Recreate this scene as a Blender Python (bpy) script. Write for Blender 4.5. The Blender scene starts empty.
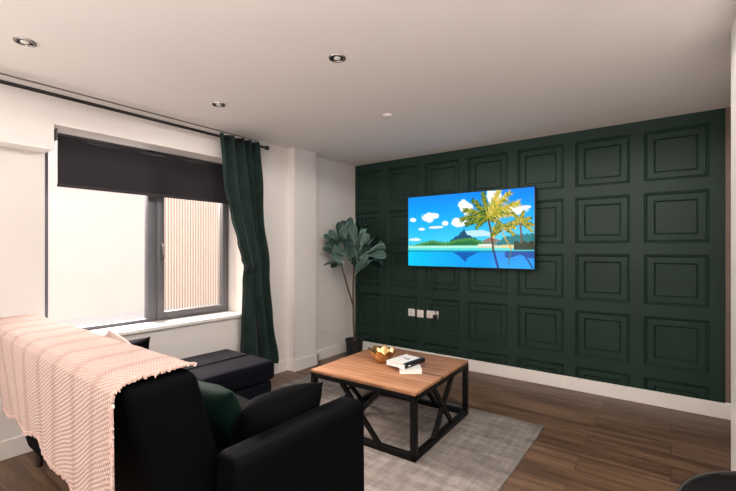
import bpy, bmesh, math, random
import numpy as np
from mathutils import Vector, Matrix, noise

random.seed(7)
C = bpy.context.scene.collection
SC = bpy.context.scene

# ------------------------------------------------------------------ camera, world, lights, exposure
H_CAM = 1.315
cam_d = bpy.data.cameras.new('camera')
cam_d.sensor_width = 36.0
cam_d.lens = 404.0 / 736.0 * 36.0
cam_d.shift_y = 3.5 / 736.0
cam_d.clip_start = 0.02
cam = bpy.data.objects.new('camera', cam_d)
cam.location = (0, 0, H_CAM)
cam.rotation_euler = (math.radians(90), 0, math.atan2(0.6, 0.8))
C.objects.link(cam)
SC.camera = cam

world = bpy.data.worlds.new('world')
SC.world = world
world.use_nodes = True
bg = world.node_tree.nodes['Background']
bg.inputs[0].default_value = (1.0, 0.95, 0.91, 1)
bg.inputs[1].default_value = 0.85

def area(name, loc, target, sx, sy, power, col):
    d = bpy.data.lights.new(name, 'AREA')
    d.shape = 'RECTANGLE'; d.size = sx; d.size_y = sy
    d.energy = power; d.color = col
    o = bpy.data.objects.new(name, d)
    o.location = loc
    o.rotation_euler = (Vector(target) - Vector(loc)).to_track_quat('-Z', 'Y').to_euler()
    C.objects.link(o)
    return o

# daylight from the sky above the facing buildings, through the window
area('daylight', (-6.2, 1.9, 3.3), (-2.6, 2.0, 0.9), 2.6, 1.5, 1250, (1.0, 0.97, 0.96))
# added fill from the left, out of view behind the camera
area('side_fill', (-3.2, -1.35, 1.35), (0.2, 1.2, 1.55), 1.7, 1.4, 85, (1.0, 0.99, 0.99))
# added fill behind the camera, aimed up to bounce off the ceiling
area('rear_up_fill', (0.3, -1.7, 0.8), (0.5, -1.75, 2.41), 3.0, 1.3, 225, (1.0, 0.99, 0.99))
# added fill panel under the ceiling, out of view above the camera
area('overhead_fill', (0.35, 0.95, 2.38), (0.15, 1.55, 0.0), 1.1, 0.8, 36, (1.0, 0.97, 0.94))

SC.view_settings.view_transform = 'Standard'
SC.view_settings.look = 'None'
SC.view_settings.gamma = 1.0
SC.view_settings.use_curve_mapping = False
SC.view_settings.exposure = 0.0

# ------------------------------------------------------------------ materials
def srgb(r, g, b):
    def f(c):
        c /= 255.0
        return c / 12.92 if c <= 0.04045 else ((c + 0.055) / 1.055) ** 2.4
    return (f(r), f(g), f(b), 1.0)

class NT:
    def __init__(self, name):
        self.m = bpy.data.materials.new(name)
        self.m.use_nodes = True
        self.t = self.m.node_tree
        self.b = self.t.nodes['Principled BSDF']
        self.out = self.t.nodes['Material Output']
    def n(self, kind, **kw):
        nd = self.t.nodes.new(kind)
        for k, v in kw.items():
            if hasattr(nd, k): setattr(nd, k, v)
            else: nd.inputs[k.replace('_', ' ')].default_value = v
        return nd
    def l(self, a, b): self.t.links.new(a, b)
    def coords(self, kind='Object', scale=(1, 1, 1), rot=(0, 0, 0)):
        tc = self.n('ShaderNodeTexCoord'); mp = self.n('ShaderNodeMapping')
        mp.inputs['Scale'].default_value = scale
        mp.inputs['Rotation'].default_value = rot
        self.l(tc.outputs[kind], mp.inputs[0])
        return mp.outputs[0]
    def noise(self, vec, scale, detail=4, rough=0.55):
        nd = self.n('ShaderNodeTexNoise')
        nd.inputs['Scale'].default_value = scale
        nd.inputs['Detail'].default_value = detail
        nd.inputs['Roughness'].default_value = rough
        self.l(vec, nd.inputs['Vector'])
        return nd.outputs['Fac']
    def ramp(self, fac, stops):
        r = self.n('ShaderNodeValToRGB')
        e = r.color_ramp.elements
        while len(e) < len(stops): e.new(0.5)
        for i, (p, c) in enumerate(stops):
            e[i].position = p; e[i].color = c
        self.l(fac, r.inputs[0])
        return r.outputs[0]
    def bump(self, h, strength, dist):
        b = self.n('ShaderNodeBump')
        b.inputs['Strength'].default_value = strength
        b.inputs['Distance'].default_value = dist
        self.l(h, b.inputs['Height'])
        self.l(b.outputs[0], self.b.inputs['Normal'])

def plain(name, col, rough=0.6, var=0.06, nscale=6, metal=0.0, bump=0.0, bscale=120, bdist=0.001, sheen=0.0, spec=0.5, sheen_col=(1, 1, 1, 1), coat=0.0):
    k = NT(name)
    v = k.coords('Object')
    f = k.noise(v, nscale)
    lo = tuple(max(0, c * (1 - var)) for c in col[:3]) + (1,)
    hi = tuple(min(1, c * (1 + var)) for c in col[:3]) + (1,)
    k.l(k.ramp(f, [(0.3, lo), (0.7, hi)]), k.b.inputs['Base Color'])
    k.b.inputs['Roughness'].default_value = rough
    k.b.inputs['Metallic'].default_value = metal
    k.b.inputs['Specular IOR Level'].default_value = spec
    if sheen:
        k.b.inputs['Sheen Weight'].default_value = sheen
        k.b.inputs['Sheen Roughness'].default_value = 0.4
        k.b.inputs['Sheen Tint'].default_value = sheen_col
    if coat:
        k.b.inputs['Coat Weight'].default_value = coat
    if bump:
        k.bump(k.noise(v, bscale, 3), bump, bdist)
    return k.m

M = {}
M['wall'] = plain('wall_paint', srgb(222, 215, 210), 0.85, 0.015, 2, bump=0.05, bscale=180)
M['ceiling'] = plain('ceiling_paint', srgb(230, 223, 217), 0.9, 0.015, 1.5, bump=0.04, bscale=160)
M['skirting'] = plain('white_gloss_paint', srgb(232, 225, 218), 0.45, 0.02, 4)
M['green'] = plain('dark_green_paint', srgb(29, 48, 40), 0.5, 0.10, 3, bump=0.05, bscale=90, spec=0.22)
M['line'] = plain('grey_joint', srgb(120, 112, 105), 0.8)
M['brown_trim'] = plain('brown_wood_trim', srgb(112, 92, 78), 0.6, 0.12, 8)
M['frame'] = plain('grey_window_metal', srgb(92, 92, 96), 0.45, 0.03, 10)
M['sill'] = plain('white_sill', srgb(235, 230, 224), 0.4, 0.02, 5)
M['blind'] = plain('dark_blind_fabric', srgb(48, 45, 48), 0.9, 0.06, 60, bump=0.1, bscale=500)
M['black_metal'] = plain('black_metal', srgb(12, 11, 11), 0.5, 0.1, 30, spec=0.2)
M['rod'] = plain('black_rod_metal', srgb(16, 15, 15), 0.35, 0.05, 20)
M['sofa'] = plain('black_velvet', srgb(4, 4, 6), 0.75, 0.3, 14, bump=0.12, bscale=300, sheen=0.004, spec=0.05, sheen_col=(0.6, 0.65, 0.9, 1))
M['sofa_daylit'] = plain('daylit_black_velvet', srgb(13, 14, 21), 0.85, 0.22, 9, bump=0.12, bscale=300, sheen=0.02, spec=0.06, sheen_col=(0.62, 0.66, 0.95, 1))  # same sofa velvet, bluish daylight on the chaise put into the colour
M['pillow_black'] = plain('black_pillow_velvet', srgb(4, 4, 5), 0.8, 0.25, 16, bump=0.2, bscale=60, bdist=0.004, sheen=0.004, spec=0.05)
M['pillow_green'] = plain('green_velvet', srgb(5, 30, 22), 0.75, 0.3, 12, bump=0.15, bscale=40, bdist=0.003, sheen=0.04, spec=0.15, sheen_col=(0.3, 0.9, 0.6, 1))
M['pillow_pink'] = plain('pale_pink_fabric', srgb(196, 168, 158), 0.9, 0.06, 30, bump=0.2, bscale=200)
M['legwood'] = plain('dark_leg_wood', srgb(52, 36, 27), 0.5, 0.2, 25)
M['plate'] = plain('white_plastic', srgb(226, 214, 208), 0.4, 0.02, 20)
M['black_plastic'] = plain('black_plastic', srgb(16, 16, 18), 0.35, 0.08, 20)
M['pot'] = plain('black_pot_plastic', srgb(24, 24, 25), 0.5, 0.1, 20)
M['soil'] = plain('dark_soil', srgb(42, 32, 25), 0.95, 0.4, 60, bump=0.6, bscale=90, bdist=0.01)
M['bark'] = plain('brown_bark', srgb(82, 66, 55), 0.85, 0.25, 40, bump=0.4, bscale=90, bdist=0.004)
M['chrome'] = plain('brushed_chrome', srgb(150, 145, 140), 0.25, 0.08, 30, metal=0.9)
M['bulb'] = plain('frosted_bulb_glass', srgb(225, 220, 212), 0.2, 0.04, 40)
M['paper'] = plain('book_paper', srgb(236, 230, 222), 0.75, 0.05, 40)
M['cover_white'] = plain('white_book_cover', srgb(228, 226, 224), 0.4, 0.03, 20)
M['cover_black'] = plain('black_book_cover', srgb(20, 20, 23), 0.35, 0.08, 20)
M['gloss_black'] = plain('glossy_black_lacquer', srgb(6, 6, 8), 0.14, 0.1, 10, spec=0.06)
M['rim_dark'] = plain('dark_satin_rim', srgb(24, 25, 25), 0.3, 0.08, 20)
M['tag'] = plain('white_label_cloth', srgb(238, 234, 230), 0.8, 0.02, 40)

# gold bowl
k = NT('hammered_gold'); v = k.coords('Object')
k.l(k.ramp(k.noise(v, 14), [(0.3, srgb(190, 148, 92)), (0.7, srgb(228, 196, 140))]), k.b.inputs['Base Color'])
k.b.inputs['Metallic'].default_value = 0.95; k.b.inputs['Roughness'].default_value = 0.22
k.bump(k.noise(v, 55, 2), 0.25, 0.004)
M['gold'] = k.m

# floor: laminate planks along X
k = NT('brown_laminate_planks')
v = k.coords('Object')
br = k.n('ShaderNodeTexBrick'); br.offset = 0.37; br.squash = 1.0
br.inputs['Scale'].default_value = 1.0
br.inputs['Brick Width'].default_value = 1.25
br.inputs['Row Height'].default_value = 0.19
br.inputs['Mortar Size'].default_value = 0.0018
br.inputs['Mortar Smooth'].default_value = 0.2
br.inputs['Color1'].default_value = (0.0, 0, 0, 1); br.inputs['Color2'].default_value = (1, 1, 1, 1)
br.inputs['Mortar'].default_value = (0.0, 0.0, 0.0, 1)
k.l(v, br.inputs['Vector'])
vs = k.coords('Object', (1.3, 17, 1))
add = k.n('ShaderNodeVectorMath', operation='MULTIPLY_ADD')
k.l(br.outputs['Color'], add.inputs[0]); add.inputs[1].default_value = (3, 31, 7); k.l(vs, add.inputs[2])
g1 = k.noise(add.outputs[0], 1.0, 6, 0.62)
g2 = k.noise(k.coords('Object', (3.0, 80, 1)), 1.0, 4, 0.6)
mx = k.n('ShaderNodeMath', operation='MULTIPLY_ADD'); k.l(g2, mx.inputs[0]); mx.inputs[1].default_value = 0.35; k.l(g1, mx.inputs[2])
mx2 = k.n('ShaderNodeMath', operation='MULTIPLY_ADD'); k.l(br.outputs['Color'], mx2.inputs[0]); mx2.inputs[1].default_value = 0.12; k.l(mx.outputs[0], mx2.inputs[2])
colr = k.ramp(mx2.outputs[0], [(0.42, srgb(58, 41, 30)), (0.66, srgb(88, 65, 48)), (0.9, srgb(126, 99, 77))])
mixm = k.n('ShaderNodeMix', data_type='RGBA'); k.l(br.outputs['Fac'], mixm.inputs[0]); k.l(colr, mixm.inputs[6]); mixm.inputs[7].default_value = srgb(45, 30, 22)
k.l(mixm.outputs[2], k.b.inputs['Base Color'])
k.b.inputs['Roughness'].default_value = 0.42
k.bump(mx.outputs[0], 0.08, 0.002)
M['floor'] = k.m

# table top wood, grain along X
k = NT('oak_table_planks')
v = k.coords('Object')
br = k.n('ShaderNodeTexBrick'); br.offset = 0.5
br.inputs['Scale'].default_value = 1.0
br.inputs['Brick Width'].default_value = 5.0
br.inputs['Row Height'].default_value = 0.118
br.inputs['Mortar Size'].default_value = 0.0008
br.inputs['Color1'].default_value = (0, 0, 0, 1); br.inputs['Color2'].default_value = (1, 1, 1, 1)
k.l(v, br.inputs['Vector'])
vs = k.coords('Object', (1.6, 26, 4))
add = k.n('ShaderNodeVectorMath', operation='MULTIPLY_ADD')
k.l(br.outputs['Color'], add.inputs[0]); add.inputs[1].default_value = (5, 23, 9); k.l(vs, add.inputs[2])
g1 = k.noise(add.outputs[0], 1.0, 6, 0.65)
mx2 = k.n('ShaderNodeMath', operation='MULTIPLY_ADD'); k.l(br.outputs['Color'], mx2.inputs[0]); mx2.inputs[1].default_value = 0.10; k.l(g1, mx2.inputs[2])
k.l(k.ramp(mx2.outputs[0], [(0.36, srgb(98, 64, 44)), (0.55, srgb(160, 112, 80)), (0.8, srgb(198, 150, 114))]), k.b.inputs['Base Color'])
k.b.inputs['Roughness'].default_value = 0.45
k.bump(g1, 0.12, 0.002)
M['oak'] = k.m

# rug
k = NT('distressed_grey_rug')
a = k.noise(k.coords('Object', (2.0, 9.0, 1)), 1.8, 7, 0.7)
b2 = k.noise(k.coords('Object', (16.0, 1.8, 1)), 1.5, 7, 0.7)
c2 = k.noise(k.coords('Object'), 90, 3, 0.6)
m1 = k.n('ShaderNodeMath', operation='MULTIPLY_ADD'); k.l(b2, m1.inputs[0]); m1.inputs[1].default_value = 0.7; k.l(a, m1.inputs[2])
m2a = k.n('ShaderNodeMath', operation='MULTIPLY_ADD'); k.l(c2, m2a.inputs[0]); m2a.inputs[1].default_value = 0.3; k.l(m1.outputs[0], m2a.inputs[2])
m2 = k.n('ShaderNodeMath', operation='MULTIPLY'); k.l(m2a.outputs[0], m2.inputs[0]); m2.inputs[1].default_value = 0.5
k.l(k.ramp(m2.outputs[0], [(0.36, srgb(92, 85, 81)), (0.5, srgb(126, 118, 112)), (0.62, srgb(152, 144, 137))]), k.b.inputs['Base Color'])
k.b.inputs['Roughness'].default_value = 0.95
k.b.inputs['Specular IOR Level'].default_value = 0.1
k.bump(k.noise(k.coords('Object', (1, 2.5, 1)), 160, 3), 0.5, 0.004)
M['rug'] = k.m

# curtain
k = NT('green_curtain_velvet'); v = k.coords('Object')
k.l(k.ramp(k.noise(v, 8), [(0.3, srgb(30, 50, 46)), (0.7, srgb(42, 66, 60))]), k.b.inputs['Base Color'])
k.b.inputs['Roughness'].default_value = 0.7
k.b.inputs['Sheen Weight'].default_value = 0.2
k.b.inputs['Specular IOR Level'].default_value = 0.3
k.bump(k.noise(v, 260, 2), 0.15, 0.001)
M['curtain'] = k.m

# knitted throw: waffle knit from UV in metres
k = NT('pink_waffle_knit')
uv = k.coords('UV', rot=(0, 0, 0.45))
def wave(vec, axis, scale):
    w = k.n('ShaderNodeTexWave', wave_type='BANDS', bands_direction=axis, wave_profile='SIN')
    w.inputs['Scale'].default_value = scale
    w.inputs['Distortion'].default_value = 1.6
    w.inputs['Detail'].default_value = 1.5
    k.l(vec, w.inputs['Vector'])
    return w.outputs['Fac']
wa = wave(uv, 'X', 27); wb = wave(uv, 'Y', 23)
mu = k.n('ShaderNodeMath', operation='MULTIPLY'); k.l(wa, mu.inputs[0]); k.l(wb, mu.inputs[1])
cable = wave(k.coords('UV'), 'X', 1.6)
cp = k.n('ShaderNodeMath', operation='POWER'); k.l(cable, cp.inputs[0]); cp.inputs[1].default_value = 10
mm = k.n('ShaderNodeMath', operation='MULTIPLY_ADD'); k.l(cp.outputs[0], mm.inputs[0]); mm.inputs[1].default_value = -0.5; k.l(mu.outputs[0], mm.inputs[2])
k.l(k.ramp(mm.outputs[0], [(0.0, srgb(172, 145, 135)), (0.5, srgb(214, 190, 180))]), k.b.inputs['Base Color'])
k.b.inputs['Roughness'].default_value = 0.95
k.b.inputs['Specular IOR Level'].default_value = 0.1
k.bump(mm.outputs[0], 0.7, 0.007)
M['throw'] = k.m
M['fringe'] = plain('pink_yarn_fringe', srgb(198, 170, 160), 0.95, 0.12, 60, spec=0.1)

# leaf: dusty green with paler veins and rim (UV: u across, v along)
k = NT('dusty_green_leaf')
tc = k.n('ShaderNodeTexCoord'); sp = k.n('ShaderNodeSeparateXYZ'); k.l(tc.outputs['UV'], sp.inputs[0])
ab = k.n('ShaderNodeMath', operation='ABSOLUTE'); k.l(sp.outputs[0], ab.inputs[0])
vein = k.n('ShaderNodeMath', operation='MULTIPLY_ADD'); k.l(ab.outputs[0], vein.inputs[0]); vein.inputs[1].default_value = -0.35; k.l(sp.outputs[1], vein.inputs[2])
sn = k.n('ShaderNodeMath', operation='SINE'); m7 = k.n('ShaderNodeMath', operation='MULTIPLY'); k.l(vein.outputs[0], m7.inputs[0]); m7.inputs[1].default_value = 42; k.l(m7.outputs[0], sn.inputs[0])
body = k.ramp(sn.outputs[0], [(0.7, srgb(70, 106, 96)), (1.0, srgb(92, 126, 115))])
edge = k.ramp(ab.outputs[0], [(0.0, (1, 1, 1, 1)), (0.05, (0, 0, 0, 1)), (0.78, (0, 0, 0, 1)), (0.95, (1, 1, 1, 1))])
mxl = k.n('ShaderNodeMix', data_type='RGBA'); k.l(edge, mxl.inputs[0]); k.l(body, mxl.inputs[6]); mxl.inputs[7].default_value = srgb(168, 188, 178)
k.l(mxl.outputs[2], k.b.inputs['Base Color']); k.b.inputs['Roughness'].default_value = 0.55
M['leaf'] = k.m

# window panes
def pane_mat(name, tcol, reeded, clear):
    k = NT(name)
    k.t.nodes.remove(k.b)
    tr = k.n('ShaderNodeBsdfTranslucent'); tp = k.n('ShaderNodeBsdfTransparent')
    gl = k.n('ShaderNodeBsdfGlossy'); gl.inputs['Roughness'].default_value = 0.25
    gl.inputs['Color'].default_value = (0.5, 0.5, 0.5, 1)
    mix = k.n('ShaderNodeMixShader'); mix.inputs[0].default_value = clear
    k.l(tr.outputs[0], mix.inputs[1]); k.l(tp.outputs[0], mix.inputs[2])
    mix2 = k.n('ShaderNodeMixShader'); mix2.inputs[0].default_value = 0.05
    k.l(mix.outputs[0], mix2.inputs[1]); k.l(gl.outputs[0], mix2.inputs[2])
    k.l(mix2.outputs[0], k.out.inputs['Surface'])
    tr.inputs['Color'].default_value = tcol
    tp.inputs['Color'].default_value = (1.0, 0.97, 0.97, 1)
    if reeded:
        tc = k.coords('Object', (0, 1, 0))
        w = k.n('ShaderNodeTexWave', wave_type='BANDS', bands_direction='Y', wave_profile='SIN')
        w.inputs['Scale'].default_value = 12.0
        k.l(tc, w.inputs['Vector'])
        c = k.ramp(w.outputs['Fac'], [(0.0, (0.62, 0.52, 0.47, 1)), (0.4, (0.97, 0.92, 0.88, 1))])
        k.l(c, tp.inputs['Color']); k.l(c, tr.inputs['Color'])
    return k.m
M['frosted'] = pane_mat('frosted_glass', (0.95, 0.9, 0.9, 1), False, 0.982)
M['reeded'] = pane_mat('reeded_glass', (0.95, 0.86, 0.78, 1), True, 0.97)
M['outside'] = plain('pale_render', srgb(244, 224, 214), 0.9, 0.03, 2)

# television picture: colours stored on the screen mesh
k = NT('screen_picture')
at = k.n('ShaderNodeVertexColor'); at.layer_name = 'picture'
k.b.inputs['Base Color'].default_value = (0.01, 0.01, 0.012, 1)
k.b.inputs['Roughness'].default_value = 0.1
k.b.inputs['Specular IOR Level'].default_value = 0.05
k.l(at.outputs['Color'], k.b.inputs['Emission Color'])
k.b.inputs['Emission Strength'].default_value = 1.1
M['screen'] = k.m

# ------------------------------------------------------------------ mesh helpers
def obj(name, bm, m, parent=None, smooth=True, angle=35):
    me = bpy.data.meshes.new(name)
    bm.normal_update()
    bm.to_mesh(me); bm.free()
    if smooth:
        for p in me.polygons: p.use_smooth = True
        me.set_sharp_from_angle(angle=math.radians(angle))
    mats = m if isinstance(m, (list, tuple)) else [m]
    for q in mats: me.materials.append(q)
    o = bpy.data.objects.new(name, me)
    C.objects.link(o)
    if parent: o.parent = parent
    return o

def empty(name, label, cat, loc=(0, 0, 0), rz=0.0, group=None):
    o = bpy.data.objects.new(name, None); C.objects.link(o)
    o.empty_display_size = 0.1
    o.location = loc; o.rotation_euler = (0, 0, rz)
    o['label'] = label; o['category'] = cat
    if group: o['group'] = group
    return o

def tag(o, label, cat, group=None):
    o['label'] = label; o['category'] = cat
    if group: o['group'] = group
    return o

def struct(name, bm, m, smooth=False, parent=None):
    o = obj(name, bm, m, parent, smooth)
    o['kind'] = 'structure'
    return o

def box(bm, x0, x1, y0, y1, z0, z1, bev=0.0, seg=2, mat=None):
    r = bmesh.ops.create_cube(bm, size=1.0, matrix=mat if mat is not None else Matrix())
    vs = r['verts']
    mi = mat.inverted() if mat is not None else None
    for v in vs:
        c = mi @ v.co if mi else v.co.copy()
        q = Vector((x0 if c.x < 0 else x1, y0 if c.y < 0 else y1, z0 if c.z < 0 else z1))
        v.co = mat @ q if mat is not None else q
    if bev > 0:
        es = set()
        for v in vs: es.update(v.link_edges)
        bmesh.ops.bevel(bm, geom=list(es), offset=bev, segments=seg, profile=0.5, affect='EDGES')
    return bm

def nb(): return bmesh.new()
def B(*a, **k): return box(nb(), *a, **k)

def tube(bm, pts, rad, n=10, cap=True):
    pts = [Vector(p) for p in pts]
    rs = rad if isinstance(rad, (list, tuple)) else [rad] * len(pts)
    rings = []
    up = Vector((0, 0, 1))
    t0 = (pts[1] - pts[0]).normalized()
    if abs(t0.dot(up)) > 0.95: up = Vector((1, 0, 0))
    for i, p in enumerate(pts):
        a = pts[max(i - 1, 0)]; b = pts[min(i + 1, len(pts) - 1)]
        t = (b - a).normalized()
        s = t.cross(up).normalized(); u = s.cross(t).normalized()
        up = u
        rings.append([bm.verts.new(p + (s * math.cos(2 * math.pi * j / n) + u * math.sin(2 * math.pi * j / n)) * rs[i]) for j in range(n)])
    for i in range(len(rings) - 1):
        for j in range(n):
            bm.faces.new((rings[i][j], rings[i][(j + 1) % n], rings[i + 1][(j + 1) % n], rings[i + 1][j]))
    if cap:
        bm.faces.new(rings[0]); bm.faces.new(rings[-1][::-1])
    bmesh.ops.recalc_face_normals(bm, faces=bm.faces[:])
    return bm

def lathe(bm, prof, n=40, center=(0, 0, 0), close=True):
    cx, cy, cz = center
    rings = []
    for r, z in prof:
        if r < 1e-6:
            rings.append([bm.verts.new((cx, cy, cz + z))])
        else:
            rings.append([bm.verts.new((cx + r * math.cos(2 * math.pi * j / n), cy + r * math.sin(2 * math.pi * j / n), cz + z)) for j in range(n)])
    for i in range(len(rings) - 1):
        a, b = rings[i], rings[i + 1]
        for j in range(n):
            j2 = (j + 1) % n
            if len(a) == 1 and len(b) == 1: continue
            if len(a) == 1: bm.faces.new((a[0], b[j2], b[j]))
            elif len(b) == 1: bm.faces.new((a[j], a[j2], b[0]))
            else: bm.faces.new((a[j], a[j2], b[j2], b[j]))
    bmesh.ops.recalc_face_normals(bm, faces=bm.faces[:])
    return bm

def bar(bm, a, b, w, d, normal):
    """a rectangular bar from a to b; w across, d along the normal"""
    a, b = Vector(a), Vector(b)
    t = (b - a).normalized(); nrm = Vector(normal).normalized(); s = t.cross(nrm).normalized()
    vs = []
    for p in (a, b):
        for i, j in ((-1, -1), (1, -1), (1, 1), (-1, 1)):
            vs.append(bm.verts.new(p + s * (w / 2 * i) + nrm * (d / 2 * j)))
    for f in ((0, 1, 2, 3), (7, 6, 5, 4), (0, 4, 5, 1), (1, 5, 6, 2), (2, 6, 7, 3), (3, 7, 4, 0)):
        bm.faces.new([vs[i] for i in f])
    bmesh.ops.recalc_face_normals(bm, faces=bm.faces[:])
    return bm

def softbox(x0, x1, y0, y1, z0, z1, bev, sub=0.06, amp=0.006, seed=0.0, seg=4):
    """an upholstered box: rounded, with slight unevenness"""
    bm = B(x0, x1, y0, y1, z0, z1, bev=bev, seg=seg)
    big = max(x1 - x0, y1 - y0, z1 - z0)
    cuts = min(14, int(big / sub / 2))
    if cuts > 0:
        bmesh.ops.subdivide_edges(bm, edges=[e for e in bm.edges if e.calc_length() > sub * 2], cuts=cuts, use_grid_fill=True)
    for v in bm.verts:
        nv = noise.noise_vector(v.co * 4.5 + Vector((seed, seed, 0)))
        v.co += nv * amp
    return bm

def cushion(w, h, t, n=22, seed=0.0, pinch=0.06, wrinkle=0.008):
    """a filled pillow lying in its local XZ plane, thickness along Y"""
    bm = nb(); grids = []
    for side in (-1, 1):
        g = []
        for i in range(n + 1):
            row = []
            for j in range(n + 1):
                u = -1 + 2 * i / n; v = -1 + 2 * j / n
                bul = max(0.0, (1 - abs(u) ** 2.6)) ** 0.55 * max(0.0, (1 - abs(v) ** 2.6)) ** 0.55
                ex = 1 - pinch * (1 - v * v) * 0.9 if True else 1
                ez = 1 - pinch * (1 - u * u) * 0.9
                x = u * w / 2 * (1 - pinch * (1 - abs(v)) ** 0.8 * abs(u) ** 3)
                z = v * h / 2 * (1 - pinch * (1 - abs(u)) ** 0.8 * abs(v) ** 3)
                y = side * t / 2 * bul
                nz = noise.noise(Vector((x * 9 + seed, z * 9, side * 3.1)))
                y += side * wrinkle * nz * min(1, bul * 2)
                row.append(bm.verts.new((x, y, z)))
            g.append(row)
        grids.append(g)
    for s, g in enumerate(grids):
        for i in range(n):
            for j in range(n):
                f = (g[i][j], g[i + 1][j], g[i + 1][j + 1], g[i][j + 1])
                bm.faces.new(f if s == 0 else f[::-1])
    bmesh.ops.remove_doubles(bm, verts=bm.verts[:], dist=0.0005)
    bmesh.ops.recalc_face_normals(bm, faces=bm.faces[:])
    return bm

# ------------------------------------------------------------------ the room
XW = -3.34          # window wall
YG = 4.17           # green wall
ZC = 2.41           # ceiling
XR = 0.40           # right wall
floor = struct('floor', B(XW - 0.02, 3.0, -2.9, YG + 0.1, -0.06, 0.0), M['floor'])
ceil = struct('ceiling', B(XW - 0.4, 3.0, -2.9, YG + 0.1, ZC, ZC + 0.06), M['ceiling'])

# window wall with its stepped recess (window part and lower part to the left of it)
Y0, Y1 = 0.912, 2.425       # window recess
ZS, ZT = 0.66, 2.165        # sill underside, window soffit
ZL = 1.99                   # soffit of the lower recess
bm = nb()
W0 = XW - 0.36
box(bm, W0, XW, -2.9, 3.9 + 0.4, 0, ZS)
box(bm, W0, XW, Y1, YG + 0.1, ZS, ZC)
box(bm, W0, XW, -2.9, Y1, ZT, ZC)
box(bm, W0, XW, -0.9, Y0, ZL, ZT)
box(bm, W0, XW - 0.17, -0.9, Y0 - 0.006, ZS, ZL)
box(bm, W0, XW, -2.9, -0.9, ZS, ZT)
wl = struct('wall_left', bm, M['wall'])
# chimney-like pier between the curtain and the plant
pier = struct('wall_pier', B(XW - 0.01, -3.235, 3.0, 3.33, 0, ZC), M['wall'])

# green panelled wall
def panelling():
    bm = nb()
    xl, xr, zb, zt = XW, 0.338, 0.0, ZC
    cols = []
    for i in range(7):
        r = 0.244 - 0.5285 * i
        cols.append((max(r - 0.430, xl + 0.004), r))
    cols = cols[::-1]
    rows = []
    for i in range(5):
        t = 2.314 - 0.5225 * i
        rows.append((max(t - 0.424, 0.02), t))
    rows = rows[::-1]
    def quad(x0, x1, z0, z1, y):
        bm.faces.new([bm.verts.new(p) for p in ((x0, y, z0), (x1, y, z0), (x1, y, z1), (x0, y, z1))])
    # stiles and rails
    xs = [xl] + [c for p in cols for c in p] + [xr]
    for i in range(0, len(xs), 2):
        quad(xs[i], xs[i + 1], zb, zt, YG)
    for (a, b) in cols:
        zz = [zb] + [c for p in rows for c in p] + [zt]
        for i in range(0, len(zz), 2):
            quad(a, b, zz[i], zz[i + 1], YG)
    prof = [(0.0, 0.0), (0.009, 0.011), (0.013, 0.011), (0.024, 0.026), (0.066, 0.026), (0.068, 0.021), (0.071, 0.021), (0.082, 0.036), (0.083, 0.036)]
    for (a, b) in cols:
        for (c, d) in rows:
            prev = None
            for (ins, dep) in prof:
                ring = [bm.verts.new((x, YG + dep, z)) for x, z in ((a + ins, c + ins), (b - ins, c + ins), (b - ins, d - ins), (a + ins, d - ins))]
                if prev:
                    for q in range(4):
                        bm.faces.new((prev[q], prev[(q + 1) % 4], ring[(q + 1) % 4], ring[q]))
                prev = ring
            bm.faces.new(prev)
    # body behind and right edge
    box(bm, xl, xr, YG + 0.042, YG + 0.1, zb, zt)
    quad2 = [bm.verts.new(p) for p in ((xr, YG, zb), (xr, YG + 0.04, zb), (xr, YG + 0.04, zt), (xr, YG, zt))]
    bm.faces.new(quad2)
    return bm
bm = panelling()
bmesh.ops.remove_doubles(bm, verts=bm.verts[:], dist=0.00005)
struct('wall_back', bm, M['green'])
struct('baseboard_back', B(XW + 0.0, 0.399, YG - 0.02, YG, 0.0, 0.12, bev=0.004), M['skirting'])

# right side: recessed wall end beyond the panelling, then the projecting white wall
struct('trim_1', B(0.3385, 0.42, YG - 0.004, YG + 0.1, 0.125, ZC), M['brown_trim'])
bm = nb()
box(bm, XR, 1.2, 2.72, YG + 0.1, 0, ZC)
struct('wall_right', bm, M['wall'])
struct('wall_right_pier', B(0.241, 3.0, 2.02, 2.72, 0, ZC), M['sill'])
struct('wall_kitchen', B(2.95, 3.0, -2.9, 2.02, 0, ZC), M['wall'])
struct('wall_rear', B(XW, 3.0, -2.9, -2.8, 0, ZC), M['wall'])

# skirting of the window wall, around the pier
struct('baseboard_left', B(XW, XW + 0.018, -2.7, 3.0, 0, 0.12, bev=0.004), M['skirting'])
bm = nb()
box(bm, XW + 0.018, -3.217, 2.982, 3.0, 0, 0.12)
box(bm, -3.235, -3.217, 3.0, 3.348, 0, 0.12)
box(bm, XW + 0.018, -3.217, 3.33, 3.348, 0, 0.12)
struct('baseboard_pier', bm, M['skirting'])
struct('baseboard_corner', B(XW, XW + 0.018, 3.33, YG - 0.02, 0, 0.12, bev=0.004), M['skirting'])
# thin joint line where ceiling and window wall meet
struct('trim_2', B(XW, XW + 0.012, -2.5, 2.6, ZC - 0.008, ZC, bev=0.002), M['line'])
# white sill board
struct('trim_3', B(-3.58, XW + 0.03, Y0 + 0.003, Y1 - 0.003, ZS, ZS + 0.03, bev=0.006), M['sill'])

# undersides of the two recess heads, daylight on them put in as white
struct('lit_soffit_window', B(XW - 0.2, XW - 0.001, Y0 + 0.002, Y1 - 0.002, ZT - 0.004, ZT + 0.001), M['sill'])
struct('lit_soffit_left', B(XW - 0.168, XW - 0.001, -0.9, Y0 - 0.008, ZL - 0.004, ZL + 0.001), M['sill'])
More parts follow.
